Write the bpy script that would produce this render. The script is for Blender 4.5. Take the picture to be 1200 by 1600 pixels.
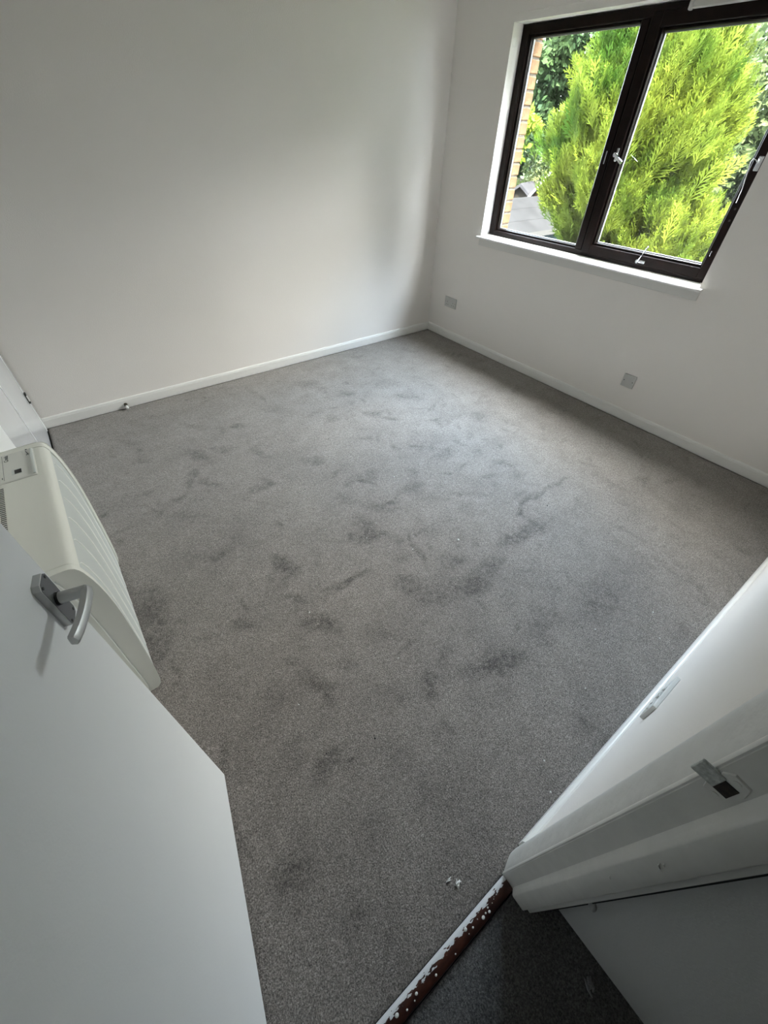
import bpy, bmesh, math, random
import numpy as np
from mathutils import Vector, Matrix
for o in list(bpy.data.objects): bpy.data.objects.remove(o)
scn = bpy.context.scene
COL = scn.collection
PI = math.pi
R = math.radians
# ------------------------------------------------------------- camera
cam_d = bpy.data.cameras.new('camera'); cam = bpy.data.objects.new('camera', cam_d); COL.objects.link(cam)
cam_d.sensor_fit = 'VERTICAL'; cam_d.sensor_height = 36.0; cam_d.sensor_width = 27.0
cam_d.lens = 36.0 * 636.33 / 1600.0
cam_d.clip_start = 0.01; cam_d.clip_end = 500
Mr = Matrix(((0.80413344, 0.39717762, -0.44228876), (-0.59405465, 0.56401166, -0.57357643), (0.0216443, 0.72397568, 0.68948585)))
cam.matrix_world = Matrix.Translation((-2.9392, -3.1743, 1.5)) @ Mr.to_4x4()
scn.camera = cam
# ------------------------------------------------------------- light and exposure
scn.view_settings.view_transform = 'Standard'
scn.view_settings.look = 'None'
scn.view_settings.gamma = 1.0
scn.view_settings.use_curve_mapping = False
scn.view_settings.exposure = 1.86
SKY = 26.0
W = bpy.data.worlds.new('sky'); scn.world = W; W.use_nodes = True
wn = W.node_tree.nodes; wl = W.node_tree.links; wn.clear()
wo = wn.new('ShaderNodeOutputWorld'); bg = wn.new('ShaderNodeBackground')
tc = wn.new('ShaderNodeTexCoord'); nz = wn.new('ShaderNodeTexNoise'); cr = wn.new('ShaderNodeValToRGB')
nz.inputs['Scale'].default_value = 2.2; nz.inputs['Detail'].default_value = 5
cr.color_ramp.elements[0].position = .40; cr.color_ramp.elements[0].color = (.66, .81, 1.0, 1)
cr.color_ramp.elements[1].position = .60; cr.color_ramp.elements[1].color = (1.0, .985, .95, 1)
wl.new(tc.outputs['Generated'], nz.inputs['Vector']); wl.new(nz.outputs['Fac'], cr.inputs['Fac'])
wl.new(cr.outputs['Color'], bg.inputs['Color'])
# hazy overcast luminance: (1 + 2 sin(elevation)) / 3 of the zenith, the standard overcast law
sx = wn.new('ShaderNodeSeparateXYZ'); wl.new(tc.outputs['Generated'], sx.inputs[0])
mx_ = wn.new('ShaderNodeMath'); mx_.operation = 'MAXIMUM'; mx_.inputs[1].default_value = 0.0; wl.new(sx.outputs['Z'], mx_.inputs[0])
ma = wn.new('ShaderNodeMath'); ma.operation = 'MULTIPLY_ADD'; ma.inputs[1].default_value = 2.0 / 3; ma.inputs[2].default_value = 1.0 / 3; wl.new(mx_.outputs[0], ma.inputs[0])
ms = wn.new('ShaderNodeMath'); ms.operation = 'MULTIPLY'; ms.inputs[1].default_value = SKY; wl.new(ma.outputs[0], ms.inputs[0]); wl.new(ms.outputs[0], bg.inputs['Strength'])
wl.new(bg.outputs[0], wo.inputs['Surface'])
sun_d = bpy.data.lights.new('sun', 'SUN'); sun_d.energy = 38.0; sun_d.angle = R(1.0); sun_d.color = (1, .93, .80)
sun = bpy.data.objects.new('sun', sun_d); COL.objects.link(sun)
sun.rotation_euler = Vector((.42, .50, -.76)).to_track_quat('-Z', 'Y').to_euler()   # shines from behind the house onto the garden
# portal: guides sky sampling through the window, gives no light of its own
por_d = bpy.data.lights.new('window_portal', 'AREA'); por_d.shape = 'RECTANGLE'; por_d.size = 1.10; por_d.size_y = 1.70
por_d.cycles.is_portal = True
por = bpy.data.objects.new('window_portal', por_d); COL.objects.link(por)
por.location = (.30, -1.355, 1.415); por.rotation_euler = (0, R(90), 0)
# ------------------------------------------------------------- helpers
def link_mesh(name, me, m, parent=None):
    o = bpy.data.objects.new(name, me); COL.objects.link(o)
    if m is not None: me.materials.append(m)
    if parent is not None: o.parent = parent
    return o
def obj(name, bm, m, parent=None, smooth=False, loc=None):
    me = bpy.data.meshes.new(name)
    bmesh.ops.recalc_face_normals(bm, faces=bm.faces[:])
    bm.to_mesh(me); bm.free()
    if smooth:
        for p in me.polygons: p.use_smooth = True
        try: me.set_sharp_from_angle(angle=R(40))
        except Exception: pass
    o = link_mesh(name, me, m, parent)
    if loc is not None: o.location = loc
    return o
def tag(o, label=None, cat=None, group=None, kind=None):
    if label: o['label'] = label
    if cat: o['category'] = cat
    if group: o['group'] = group
    if kind: o['kind'] = kind
    return o
def empty(name, loc=(0, 0, 0), label=None, cat=None, group=None, kind=None, rz=0):
    o = bpy.data.objects.new(name, None); COL.objects.link(o); o.location = loc; o.rotation_euler = (0, 0, rz)
    o.empty_display_size = .05
    return tag(o, label, cat, group, kind)
def box(bm, x0, x1, y0, y1, z0, z1, bev=0.0, seg=1):
    t = bmesh.new()
    bmesh.ops.create_cube(t, size=1)
    for v in t.verts:
        v.co = Vector(((x0 + x1) / 2 + v.co.x * (x1 - x0), (y0 + y1) / 2 + v.co.y * (y1 - y0), (z0 + z1) / 2 + v.co.z * (z1 - z0)))
    if bev > 0: bmesh.ops.bevel(t, geom=t.edges[:], offset=bev, segments=seg, profile=.5, affect='EDGES')
    merge(bm, t); return bm
def merge(bm, t):
    me = bpy.data.meshes.new('tmp'); t.to_mesh(me); t.free(); bm.from_mesh(me); bpy.data.meshes.remove(me)
def bx(*a, **k):
    bm = bmesh.new(); box(bm, *a, **k); return bm
def extrude_profile(bm, pts, axis, a, b):
    """pts: closed 2-D outline; axis 'x': pts are (y,z); 'y': (x,z); 'z': (x,y)"""
    def P(p, t):
        return {'x': (t, p[0], p[1]), 'y': (p[0], t, p[1]), 'z': (p[0], p[1], t)}[axis]
    A = [bm.verts.new(P(p, a)) for p in pts]; B = [bm.verts.new(P(p, b)) for p in pts]
    n = len(pts)
    for i in range(n): bm.faces.new((A[i], A[(i + 1) % n], B[(i + 1) % n], B[i]))
    bm.faces.new(A); bm.faces.new(B)
    return bm
def tube(bm, path, rad, seg=10, caps=True, flat=1.0):
    path = [Vector(p) for p in path]; n = len(path)
    if not hasattr(rad, '__len__'): rad = [rad] * n
    rings = []; up = None
    for i, p in enumerate(path):
        d = (path[min(i + 1, n - 1)] - path[max(i - 1, 0)]).normalized()
        if up is None:
            up = d.orthogonal().normalized()
        up = (up - d * up.dot(d)).normalized(); s = d.cross(up)
        rings.append([bm.verts.new(p + (up * math.cos(2 * PI * k / seg) + s * math.sin(2 * PI * k / seg) * flat) * rad[i]) for k in range(seg)])
    for a, b in zip(rings, rings[1:]):
        for k in range(seg): bm.faces.new((a[k], a[(k + 1) % seg], b[(k + 1) % seg], b[k]))
    if caps: bm.faces.new(rings[0]); bm.faces.new(rings[-1])
    return bm
def cyl(bm, c, d, r, h, seg=16):
    c = Vector(c); d = Vector(d).normalized(); return tube(bm, [c, c + d * h], r, seg)
# ------------------------------------------------------------- materials
def mat(name, col, rough=.5, metal=0.0, coat=0.0, spec=.5, noise=None, bump=None, sheen=0):
    """noise=(scale, amount, detail) varies the colour; bump=(scale, strength, distance)"""
    m = bpy.data.materials.new(name); m.use_nodes = True
    nt = m.node_tree; p = nt.nodes['Principled BSDF']; L = nt.links
    p.inputs['Base Color'].default_value = (*col, 1); p.inputs['Roughness'].default_value = rough
    p.inputs['Metallic'].default_value = metal; p.inputs['Coat Weight'].default_value = coat
    p.inputs['Specular IOR Level'].default_value = spec
    if sheen: p.inputs['Sheen Weight'].default_value = sheen
    if noise or bump: t = nt.nodes.new('ShaderNodeTexCoord')
    if noise:
        n = nt.nodes.new('ShaderNodeTexNoise'); n.inputs['Scale'].default_value = noise[0]
        n.inputs['Detail'].default_value = noise[2] if len(noise) > 2 else 4
        L.new(t.outputs['Object'], n.inputs['Vector'])
        mr = nt.nodes.new('ShaderNodeMapRange'); mr.inputs['From Min'].default_value = .3; mr.inputs['From Max'].default_value = .7
        mr.inputs['To Min'].default_value = 1 - noise[1]; mr.inputs['To Max'].default_value = 1 + noise[1]
        L.new(n.outputs['Fac'], mr.inputs['Value'])
        mx = nt.nodes.new('ShaderNodeVectorMath'); mx.operation = 'SCALE'; mx.inputs[0].default_value = col
        L.new(mr.outputs[0], mx.inputs['Scale']); L.new(mx.outputs[0], p.inputs['Base Color'])
    if bump:
        n2 = nt.nodes.new('ShaderNodeTexNoise'); n2.inputs['Scale'].default_value = bump[0]; n2.inputs['Detail'].default_value = 3
        L.new(t.outputs['Object'], n2.inputs['Vector'])
        b = nt.nodes.new('ShaderNodeBump'); b.inputs['Strength'].default_value = bump[1]; b.inputs['Distance'].default_value = bump[2]
        L.new(n2.outputs['Fac'], b.inputs['Height']); L.new(b.outputs[0], p.inputs['Normal'])
    return m
M_wall = mat('wall_paint', (.845, .80, .755), .85, spec=.25, bump=(160, .35, .002), noise=(1.6, .012))
M_ceil = mat('ceiling_paint', (.86, .85, .83), .9, spec=.2)
M_gloss = mat('gloss_paint', (.83, .81, .775), .32, spec=.5, bump=(35, .12, .002))
M_door = mat('door_paint', (.80, .81, .81), .42, spec=.45, bump=(220, .22, .001), noise=(3, .015))
M_jamb = mat('frame_paint', (.69, .68, .655), .38, spec=.5, bump=(60, .35, .0025), noise=(18, .05))
M_sheen = mat('wardrobe_gloss', (.82, .83, .84), .12, spec=.6, coat=.5, bump=(9, .04, .004))
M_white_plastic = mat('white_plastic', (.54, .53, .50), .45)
M_dark = mat('dark_recess', (.012, .011, .010), .6)
M_alu = mat('brushed_aluminium', (.50, .50, .50), .40, metal=.75, bump=(400, .1, .0005))
M_alu_l = mat('polished_aluminium_edge', (.85, .85, .85), .3, metal=.5)
M_chrome = mat('chrome', (.75, .76, .78), .18, metal=1.0)
M_screw = mat('dark_screw', (.06, .06, .06), .4, metal=.7)
M_brown = mat('brown_stained_wood', (.008, .0036, .0028), .40, spec=.14, bump=(90, .25, .001), noise=(25, .35))
M_gasket = mat('grey_spacer', (.28, .27, .27), .5)
M_heat = mat('heater_enamel', (.76, .76, .70), .38, spec=.5, bump=(500, .08, .0005))
M_heat2 = mat('heater_front_enamel', (.56, .59, .57), .3, spec=.5)
M_bead = mat('heater_bead_enamel', (.93, .94, .90), .3)
M_heat3 = mat('heater_panel_plastic', (.66, .66, .62), .45)
M_ink = mat('dark_print', (.03, .045, .05), .5)
M_rubber = mat('white_rubber', (.72, .72, .70), .6)
M_lint = mat('white_fluff', (.75, .75, .72), .9)
M_grime = mat('dark_grit', (.02, .02, .02), .9)
def glass_mat():
    m = bpy.data.materials.new('window_glass'); m.use_nodes = True; nt = m.node_tree; nt.nodes.clear()
    o = nt.nodes.new('ShaderNodeOutputMaterial'); t = nt.nodes.new('ShaderNodeBsdfTransparent'); g = nt.nodes.new('ShaderNodeBsdfGlossy')
    g.inputs['Roughness'].default_value = .02; t.inputs['Color'].default_value = (.97, .985, .975, 1)
    # Schlick reflectance, the same on both faces of the pane
    lw = nt.nodes.new('ShaderNodeLayerWeight'); pw = nt.nodes.new('ShaderNodeMath'); pw.operation = 'POWER'; pw.inputs[1].default_value = 5
    nt.links.new(lw.outputs['Facing'], pw.inputs[0]); f = nt.nodes.new('ShaderNodeMath'); f.operation = 'MULTIPLY_ADD'
    f.inputs[1].default_value = .80; f.inputs[2].default_value = .045; nt.links.new(pw.outputs[0], f.inputs[0])
    lw.inputs['Blend'].default_value = .5
    mx = nt.nodes.new('ShaderNodeMixShader'); nt.links.new(f.outputs[0], mx.inputs[0])
    nt.links.new(t.outputs[0], mx.inputs[1]); nt.links.new(g.outputs[0], mx.inputs[2]); nt.links.new(mx.outputs[0], o.inputs[0])
    return m
M_glass = glass_mat()
def leaf_mat(name, c1, c2, scale=1.5, trans=.35, rough=.6):
    m = bpy.data.materials.new(name); m.use_nodes = True; nt = m.node_tree; L = nt.links
    p = nt.nodes['Principled BSDF']; out = nt.nodes['Material Output']
    t = nt.nodes.new('ShaderNodeTexCoord'); n = nt.nodes.new('ShaderNodeTexNoise'); n.inputs['Scale'].default_value = scale; n.inputs['Detail'].default_value = 6
    r = nt.nodes.new('ShaderNodeValToRGB'); r.color_ramp.elements[0].position = .35; r.color_ramp.elements[1].position = .65
    r.color_ramp.elements[0].color = (*c1, 1); r.color_ramp.elements[1].color = (*c2, 1)
    L.new(t.outputs['Object'], n.inputs['Vector']); L.new(n.outputs['Fac'], r.inputs['Fac']); L.new(r.outputs[0], p.inputs['Base Color'])
    p.inputs['Roughness'].default_value = rough; p.inputs['Specular IOR Level'].default_value = .04
    tr = nt.nodes.new('ShaderNodeBsdfTranslucent'); L.new(r.outputs[0], tr.inputs['Color'])
    mx = nt.nodes.new('ShaderNodeMixShader'); mx.inputs[0].default_value = trans
    L.new(p.outputs[0], mx.inputs[1]); L.new(tr.outputs[0], mx.inputs[2]); L.new(mx.outputs[0], out.inputs['Surface'])
    return m
def carpet_mat(name, base, use_attr=True):
    m = bpy.data.materials.new(name); m.use_nodes = True; nt = m.node_tree; L = nt.links; N = nt.nodes.new
    p = nt.nodes['Principled BSDF']; p.inputs['Roughness'].default_value = .95; p.inputs['Specular IOR Level'].default_value = .15
    p.inputs['Sheen Weight'].default_value = .25; p.inputs['Sheen Roughness'].default_value = .5
    t = N('ShaderNodeTexCoord')
    def noise(sc, det, rg=.5):
        n = N('ShaderNodeTexNoise'); n.inputs['Scale'].default_value = sc; n.inputs['Detail'].default_value = det; n.inputs['Roughness'].default_value = rg
        L.new(t.outputs['Object'], n.inputs['Vector']); return n
    def rng(src, a, b, c, d):
        r = N('ShaderNodeMapRange'); r.inputs['From Min'].default_value = a; r.inputs['From Max'].default_value = b
        r.inputs['To Min'].default_value = c; r.inputs['To Max'].default_value = d; L.new(src, r.inputs['Value']); return r.outputs[0]
    def mul(a, b):
        x = N('ShaderNodeMath'); x.operation = 'MULTIPLY'; L.new(a, x.inputs[0]); L.new(b, x.inputs[1]); return x.outputs[0]
    v = N('ShaderNodeTexVoronoi'); v.inputs['Scale'].default_value = 210; L.new(t.outputs['Object'], v.inputs['Vector'])
    fib = noise(260, 3, .75); mid = noise(9, 6, .65); big = noise(2.2, 5, .6); tuft = noise(70, 3, .6)
    f = mul(rng(fib.outputs['Fac'], .32, .68, .30, 1.70), rng(mid.outputs['Fac'], .35, .65, .90, 1.08))
    f = mul(f, rng(big.outputs['Fac'], .35, .65, .92, 1.07)); f = mul(f, rng(tuft.outputs['Fac'], .3, .7, .84, 1.16))
    f = mul(f, rng(v.outputs['Distance'], 0, .7, 1.22, .70))
    if use_attr:
        a = N('ShaderNodeAttribute'); a.attribute_name = 'pile'
        brk = noise(38, 5, .7); ml = mul(a.outputs['Fac'], rng(brk.outputs['Fac'], .36, .58, .25, 1.15))
        f = mul(f, rng(ml, 0, 1, 1.07, .50))
    s = N('ShaderNodeVectorMath'); s.operation = 'SCALE'; s.inputs[0].default_value = base; L.new(f, s.inputs['Scale']); L.new(s.outputs[0], p.inputs['Base Color'])
    b = N('ShaderNodeBump'); b.inputs['Strength'].default_value = .8; b.inputs['Distance'].default_value = .004
    ad = N('ShaderNodeMath'); ad.operation = 'ADD'; L.new(fib.outputs['Fac'], ad.inputs[0]); L.new(tuft.outputs['Fac'], ad.inputs[1])
    L.new(ad.outputs[0], b.inputs['Height']); L.new(b.outputs[0], p.inputs['Normal'])
    return m
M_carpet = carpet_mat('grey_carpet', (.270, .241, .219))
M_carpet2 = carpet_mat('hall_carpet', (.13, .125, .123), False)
# ============================================================= ROOM SHELL
CEIL = 2.36
WX, WY = .012, .012                # plaster faces of the window wall and the far wall
LX, FY = -3.32, -3.286             # left wall face, front (door) wall face
MARKS = []
MARKS=[(-1.44,-1.07,0.045,-0.06,-0.022,-0.027,0.8),(-1.37,-1.19,0.045,-0.044,-0.016,-0.02,0.7),(-1.36,-1.72,0.11,0.002,-0.025,-0.05,0.5),(-1.35,-1.55,0.188,-0.012,-0.047,-0.086,0.35),(-1.64,-1.75,0.028,-0.02,-0.023,-0.029,0.6),(-1.73,-1.86,0.072,-0.026,-0.027,-0.042,0.6),(-1.91,-1.66,0.033,-0.052,-0.01,-0.01,0.9),(-1.47,-1.88,0.028,-0.026,-0.009,-0.008,0.7),(-2.04,-1.32,0.032,-0.022,-0.023,-0.04,0.7),(-2.1,-1.27,0.025,-0.018,-0.016,-0.029,0.5),(-1.85,-1.62,0.031,-0.021,-0.031,-0.045,0.55),(-2.4,-1.38,0.07,-0.012,-0.009,-0.033,0.6),(-1.9,-1.89,0.023,-0.016,-0.013,-0.016,0.9),(-2.08,-1.74,0.042,-0.082,-0.026,-0.024,0.4),(-2.11,-1.97,0.016,-0.09,-0.044,-0.024,0.8),(-1.97,-1.89,0.045,-0.053,-0.024,-0.026,0.7),(-2.18,-2.02,0.047,-0.033,-0.025,-0.036,0.6),(-2.0,-2.22,-0.035,-0.126,-0.017,0.0,0.5),(-2.04,-2.14,0.042,-0.048,-0.024,-0.024,0.4),(-1.89,-2.17,0.057,-0.052,-0.028,-0.029,0.5),(-1.7,-2.0,0.04,-0.048,-0.028,-0.025,0.4),(-1.47,-2.11,0.068,-0.062,-0.021,-0.018,0.45),(-1.58,-2.17,0.04,-0.028,-0.03,-0.029,0.4),(-0.84,-1.51,0.036,-0.075,-0.058,-0.043,0.6),(-1.11,-2.0,0.045,-0.042,-0.021,-0.017,0.6),(-1.13,-2.12,0.027,-0.035,-0.027,-0.018,0.4),(-1.01,-2.31,0.116,0.002,-0.01,-0.017,0.7),(-1.22,-2.31,0.108,0.002,-0.009,-0.016,0.8),(-1.35,-2.33,0.014,-0.01,-0.049,-0.04,0.8),(-1.39,-2.41,0.006,-0.04,-0.019,-0.007,0.5),(-1.41,-2.48,0.116,-0.024,-0.034,-0.045,0.75),(-1.57,-2.46,0.103,-0.004,-0.02,-0.042,0.7),(-1.79,-2.52,0.079,-0.004,-0.017,-0.044,0.8),(-1.95,-2.54,0.071,-0.05,-0.035,-0.035,1.0),(-2.39,-2.2,0.1,-0.005,-0.004,-0.021,0.9),(-2.62,-2.15,0.058,-0.042,-0.008,-0.015,0.7),(-2.59,-2.31,0.056,-0.041,-0.018,-0.031,0.8),(-2.58,-1.93,0.03,-0.032,-0.025,-0.038,0.6),(-2.17,-2.36,0.052,-0.037,-0.027,-0.033,0.6),(-2.13,-2.48,0.083,-0.059,-0.036,-0.04,0.6),(-1.92,-2.38,0.034,-0.049,-0.036,-0.025,0.5),(-2.62,-0.85,0.041,-0.079,-0.025,-0.043,0.7),(-2.69,-1.03,0.027,-0.019,-0.012,-0.036,0.9),(-2.74,-1.08,0.029,-0.021,-0.007,-0.023,0.8),(-2.65,-1.16,0.036,-0.042,-0.012,-0.025,0.6),(-2.29,-0.68,0.036,-0.024,-0.012,-0.03,0.8),(-2.91,-0.49,0.046,-0.032,-0.006,-0.03,0.5),(-2.9,-0.73,0.046,-0.014,-0.004,-0.028,0.5),(-2.53,-0.52,0.058,-0.055,-0.011,-0.031,0.5),(-2.57,-1.95,0.027,-0.071,-0.027,-0.021,0.6),(-2.83,-1.36,0.081,-0.057,-0.009,-0.029,0.4),(-2.85,-2.14,0.042,-0.03,-0.014,-0.033,0.7),(-3.13,-1.84,0.038,-0.057,-0.045,-0.076,0.7),(-3.14,-2.01,0.026,-0.037,-0.056,-0.087,0.6),(-2.83,-2.77,0.012,-0.022,-0.055,-0.025,0.8),(-2.9,-2.66,0.01,-0.019,-0.032,-0.017,0.5),(-3.04,-2.95,0.034,-0.032,-0.042,-0.05,0.6),(-2.95,-3.11,0.025,-0.03,-0.038,-0.022,0.5),(-2.76,-2.8,0.027,-0.019,-0.007,-0.01,0.6),(-2.09,-2.87,0.082,-0.058,-0.04,-0.036,0.9),(-2.2,-2.84,0.06,-0.043,-0.022,-0.021,0.6),(-2.4,-2.78,0.032,-0.01,-0.019,-0.051,0.7),(-2.72,-2.53,0.047,-0.068,-0.025,-0.02,0.6),(-2.52,-2.72,0.048,-0.05,-0.024,-0.022,0.4),(-3.06,-2.85,0.012,-0.009,-0.014,-0.032,0.4),(-1.54,-2.93,0.017,-0.081,-0.189,-0.042,0.45),(-1.79,-2.86,0.048,-0.087,-0.051,-0.021,0.35),(-1.89,-2.9,0.02,-0.067,-0.043,-0.011,0.4),(-1.18,-2.92,0.076,-0.054,-0.054,-0.03,0.25),(-1.1,-0.74,0.128,-0.085,-0.039,-0.053,0.4),(-1.6,-0.4,0.084,-0.056,-0.026,-0.049,0.5),(-1.44,-0.7,0.057,-0.038,-0.027,-0.043,0.5),(-1.98,-0.62,0.066,-0.03,-0.018,-0.042,0.4),(-2.31,-1.02,0.038,-0.046,-0.017,-0.03,0.5),(-2.46,-0.88,0.066,-0.045,-0.012,-0.034,0.4),(-1.71,-0.96,0.044,-0.03,-0.022,-0.036,0.5),(-1.06,-1.01,0.097,-0.066,-0.038,-0.047,0.4),(-1.01,-1.39,0.17,-0.006,-0.052,-0.084,0.3),(-1.08,-1.82,0.151,-0.015,-0.046,-0.066,0.3),(-2.42,-2.49,0.063,-0.046,-0.027,-0.037,0.35),(-2.85,-1.68,0.073,-0.052,-0.013,-0.039,0.35),(-2.67,-1.71,0.066,-0.046,-0.016,-0.04,0.3),(-3.01,-2.29,0.038,-0.028,-0.025,-0.07,0.3),(-2.87,-2.48,0.056,-0.04,-0.016,-0.033,0.4),(-2.8,-3.01,0.034,-0.044,-0.053,-0.03,0.3),(-2.6,-3.06,0.063,-0.047,-0.033,-0.036,0.25),(-3.05,-2.62,0.019,-0.014,-0.021,-0.051,0.3),(-2.63,-2.88,0.051,-0.037,-0.022,-0.03,0.25),(-2.6,-2.53,0.047,-0.034,-0.016,-0.026,0.35)]
def carpet():
    x0, x1, y0, y1, st = LX + .004, -.004, -3.289, -.004, .009
    nx, ny = int((x1 - x0) / st) + 1, int((y1 - y0) / st) + 1
    X, Y = np.meshgrid(np.linspace(x0, x1, nx), np.linspace(y0, y1, ny), indexing='ij')
    rs = np.random.RandomState(3)
    Z = rs.normal(0, .0004, X.shape)
    e = np.minimum.reduce([X - x0, x1 - X, Y - y0, y1 - Y]); Z -= .006 * np.clip(1 - e / .012, 0, 1)
    pile = np.zeros_like(X)
    # slow wobble so that the footprints and hoover streaks have ragged outlines
    def wob(seed, n=26):
        g = np.random.RandomState(seed); r = np.zeros_like(X)
        for i in range(n):
            k = g.normal(0, 1, 2); k *= g.uniform(12, 75) / np.hypot(*k); r += np.sin(k[0] * X + k[1] * Y + g.uniform(0, 6.3))
        return r / math.sqrt(n / 2)
    wx, wy = wob(1), wob(2)
    for cx, cy, ux, uy, vx, vy, s in MARKS:
        A = np.array([[ux, vx], [uy, vy]]); det = np.linalg.det(A)
        if abs(det) < 1e-7: continue
        I = np.linalg.inv(A); dx, dy = X - cx + .007 * wx, Y - cy + .007 * wy
        p, q = I[0, 0] * dx + I[0, 1] * dy, I[1, 0] * dx + I[1, 1] * dy
        d = np.sqrt(p * p + q * q)
        pile += s * np.clip((1.45 - d) / 1.0, 0, 1)
    # small trodden dents scattered over the whole carpet
    g = np.random.RandomState(8)
    for i in range(420):
        cx, cy = g.uniform(x0, x1), g.uniform(y0, y1); a = g.uniform(0, PI); l, w = g.uniform(.02, .07), g.uniform(.01, .022)
        dx, dy = X - cx + .008 * wy, Y - cy + .008 * wx
        p, q = (dx * math.cos(a) + dy * math.sin(a)) / l, (-dx * math.sin(a) + dy * math.cos(a)) / w
        pile += g.uniform(.12, .5) * np.clip((1.3 - np.sqrt(p * p + q * q)) / .8, 0, 1)
    pile += .10 * np.clip(wob(5, 40), 0, 2) * np.clip(wob(6, 12), 0, 1)
    pile = np.clip(pile, 0, 1)
    Z -= .0015 * pile
    me = bpy.data.meshes.new('floor')
    V = np.stack([X, Y, Z], -1).reshape(-1, 3)
    i = np.arange((nx - 1) * (ny - 1)); a = (i // (ny - 1)) * ny + i % (ny - 1)
    F = np.stack([a, a + ny, a + ny + 1, a + 1], -1)
    me.vertices.add(len(V)); me.vertices.foreach_set('co', V.ravel().astype('f'))
    me.loops.add(F.size); me.loops.foreach_set('vertex_index', F.ravel().astype('i'))
    me.polygons.add(len(F)); me.polygons.foreach_set('loop_start', np.arange(0, F.size, 4, dtype='i')); me.polygons.foreach_set('loop_total', np.full(len(F), 4, 'i'))
    me.update(calc_edges=True)
    at = me.attributes.new('pile', 'FLOAT', 'POINT'); at.data.foreach_set('value', pile.ravel().astype('f'))
    for p in me.polygons: p.use_smooth = True
    o = link_mesh('floor', me, M_carpet); tag(o, 'charcoal grey cut pile carpet of the bedroom with footprints', kind='structure')
carpet()
def struct(name, bm, m, label=None, parent=None):
    o = obj(name, bm, m, parent); o['kind'] = 'structure'
    if label: o['label'] = label
    return o
# slab under the carpet and the hall floor
bm = bx(-3.9, .30, -3.33, .30, -.16, -.012); struct('floor', bm, M_dark, 'timber subfloor under the bedroom carpet')
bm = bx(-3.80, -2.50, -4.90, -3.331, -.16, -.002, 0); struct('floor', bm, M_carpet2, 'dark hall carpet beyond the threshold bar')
struct('ceiling', bx(-3.9, .30, -3.40, .30, CEIL, CEIL + .10), M_ceil, 'white bedroom ceiling')
struct('ceiling', bx(-3.80, -2.30, -4.95, -3.40, CEIL, CEIL + .10), M_ceil, 'white hall ceiling')
struct('wall_back', bx(-3.9, .30, WY, .30, -.1, CEIL), M_wall, 'large blank white wall facing the door')
# window wall with its opening
Y0, Y1, Z0, Z1 = -2.200, -.512, .850, 1.972
bm = bmesh.new()
for a in ((Y1, WY - .0, -.1, CEIL), (-3.40, Y0, -.1, CEIL), (Y0, Y1, -.1, Z0), (Y0, Y1, Z1, CEIL)):
    box(bm, WX, .170, a[0], a[1], a[2], a[3])
wr = struct('wall_right', bm, M_wall, 'white wall holding the window')
# outer brick leaf seen past the left pane, brick by brick
M_brick = mat('buff_brick', (.17, .098, .052), .85, spec=.05, noise=(30, .22), bump=(120, .5, .002))
M_mortar = mat('mortar', (.10, .085, .07), .9, spec=.05, noise=(60, .15), bump=(150, .4, .002))
bm = bmesh.new()
box(bm, .185, .272, -.545, .30, -.4, 2.4); box(bm, .185, .272, -3.4, -2.165, -.4, 2.4); box(bm, .185, .272, -2.165, -.545, -.4, .85); box(bm, .185, .272, -2.165, -.545, 1.99, 2.4)
box(bm, .170, .185, -.555, .30, -.4, 2.4); box(bm, .170, .185, -3.4, -2.16, -.4, 2.4); box(bm, .170, .185, -2.16, -.555, 1.99, 2.4); box(bm, .170, .185, -2.16, -.555, -.4, .85)
obj('outer_leaf', bm, M_mortar, wr)
rb = random.Random(4)
bm = bx(0, .102, 0, .215, 0, .065, bev=.004); me_b = bpy.data.meshes.new('brick'); bm.to_mesh(me_b); bm.free(); me_b.materials.append(M_brick)
bm = bx(0, .102, 0, .105, 0, .065, bev=.004); me_h = bpy.data.meshes.new('brick'); bm.to_mesh(me_h); bm.free(); me_h.materials.append(M_brick)
for i in range(16):
    z = .79 + i * .075
    for side, y in ((0, -.550), (1, -2.160)):
        me = me_b if (i + side) % 2 == 0 else me_h
        w = .215 if me is me_b else .105
        o = bpy.data.objects.new('brick', me); COL.objects.link(o); o.parent = wr
        o.location = (.176 + rb.uniform(-.001, .002), (y if side == 0 else y - w) + rb.uniform(-.0015, .0015), z)
# left wall with the wardrobe opening, front wall with the doorway
bm = bmesh.new()
box(bm, -3.44, LX + .012, FY, -1.175, -.1, CEIL); box(bm, -3.44, LX, -1.175, WY, 2.05, CEIL); box(bm, -3.95, -3.90, FY, WY, -.1, CEIL)
struct('wall_left', bm, mat('white_wall_paint', (.84, .84, .835), .6), 'white wall behind the heater')
JX, HX = -2.5755, -3.245          # latch-side and hinge-side lining faces
bm = bmesh.new()
box(bm, JX + .006, .012, -3.384, FY, -.1, CEIL); box(bm, -3.90, HX - .006, -3.384, FY, -.1, CEIL); box(bm, HX - .006, JX + .006, -3.384, FY, 2.03, CEIL)
struct('wall_front', bm, M_wall, 'white wall right of the doorway with the double socket')
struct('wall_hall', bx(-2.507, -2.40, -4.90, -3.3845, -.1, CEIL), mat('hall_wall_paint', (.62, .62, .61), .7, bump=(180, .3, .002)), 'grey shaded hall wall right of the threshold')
struct('wall_hall', bx(-3.80, -3.70, -4.90, -3.3845, -.1, CEIL), M_wall, 'hall wall on the hinge side')
struct('wall_hall', bx(-3.80, -2.40, -5.0, -4.90, -.1, CEIL), M_wall, 'end wall of the hall')
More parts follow.
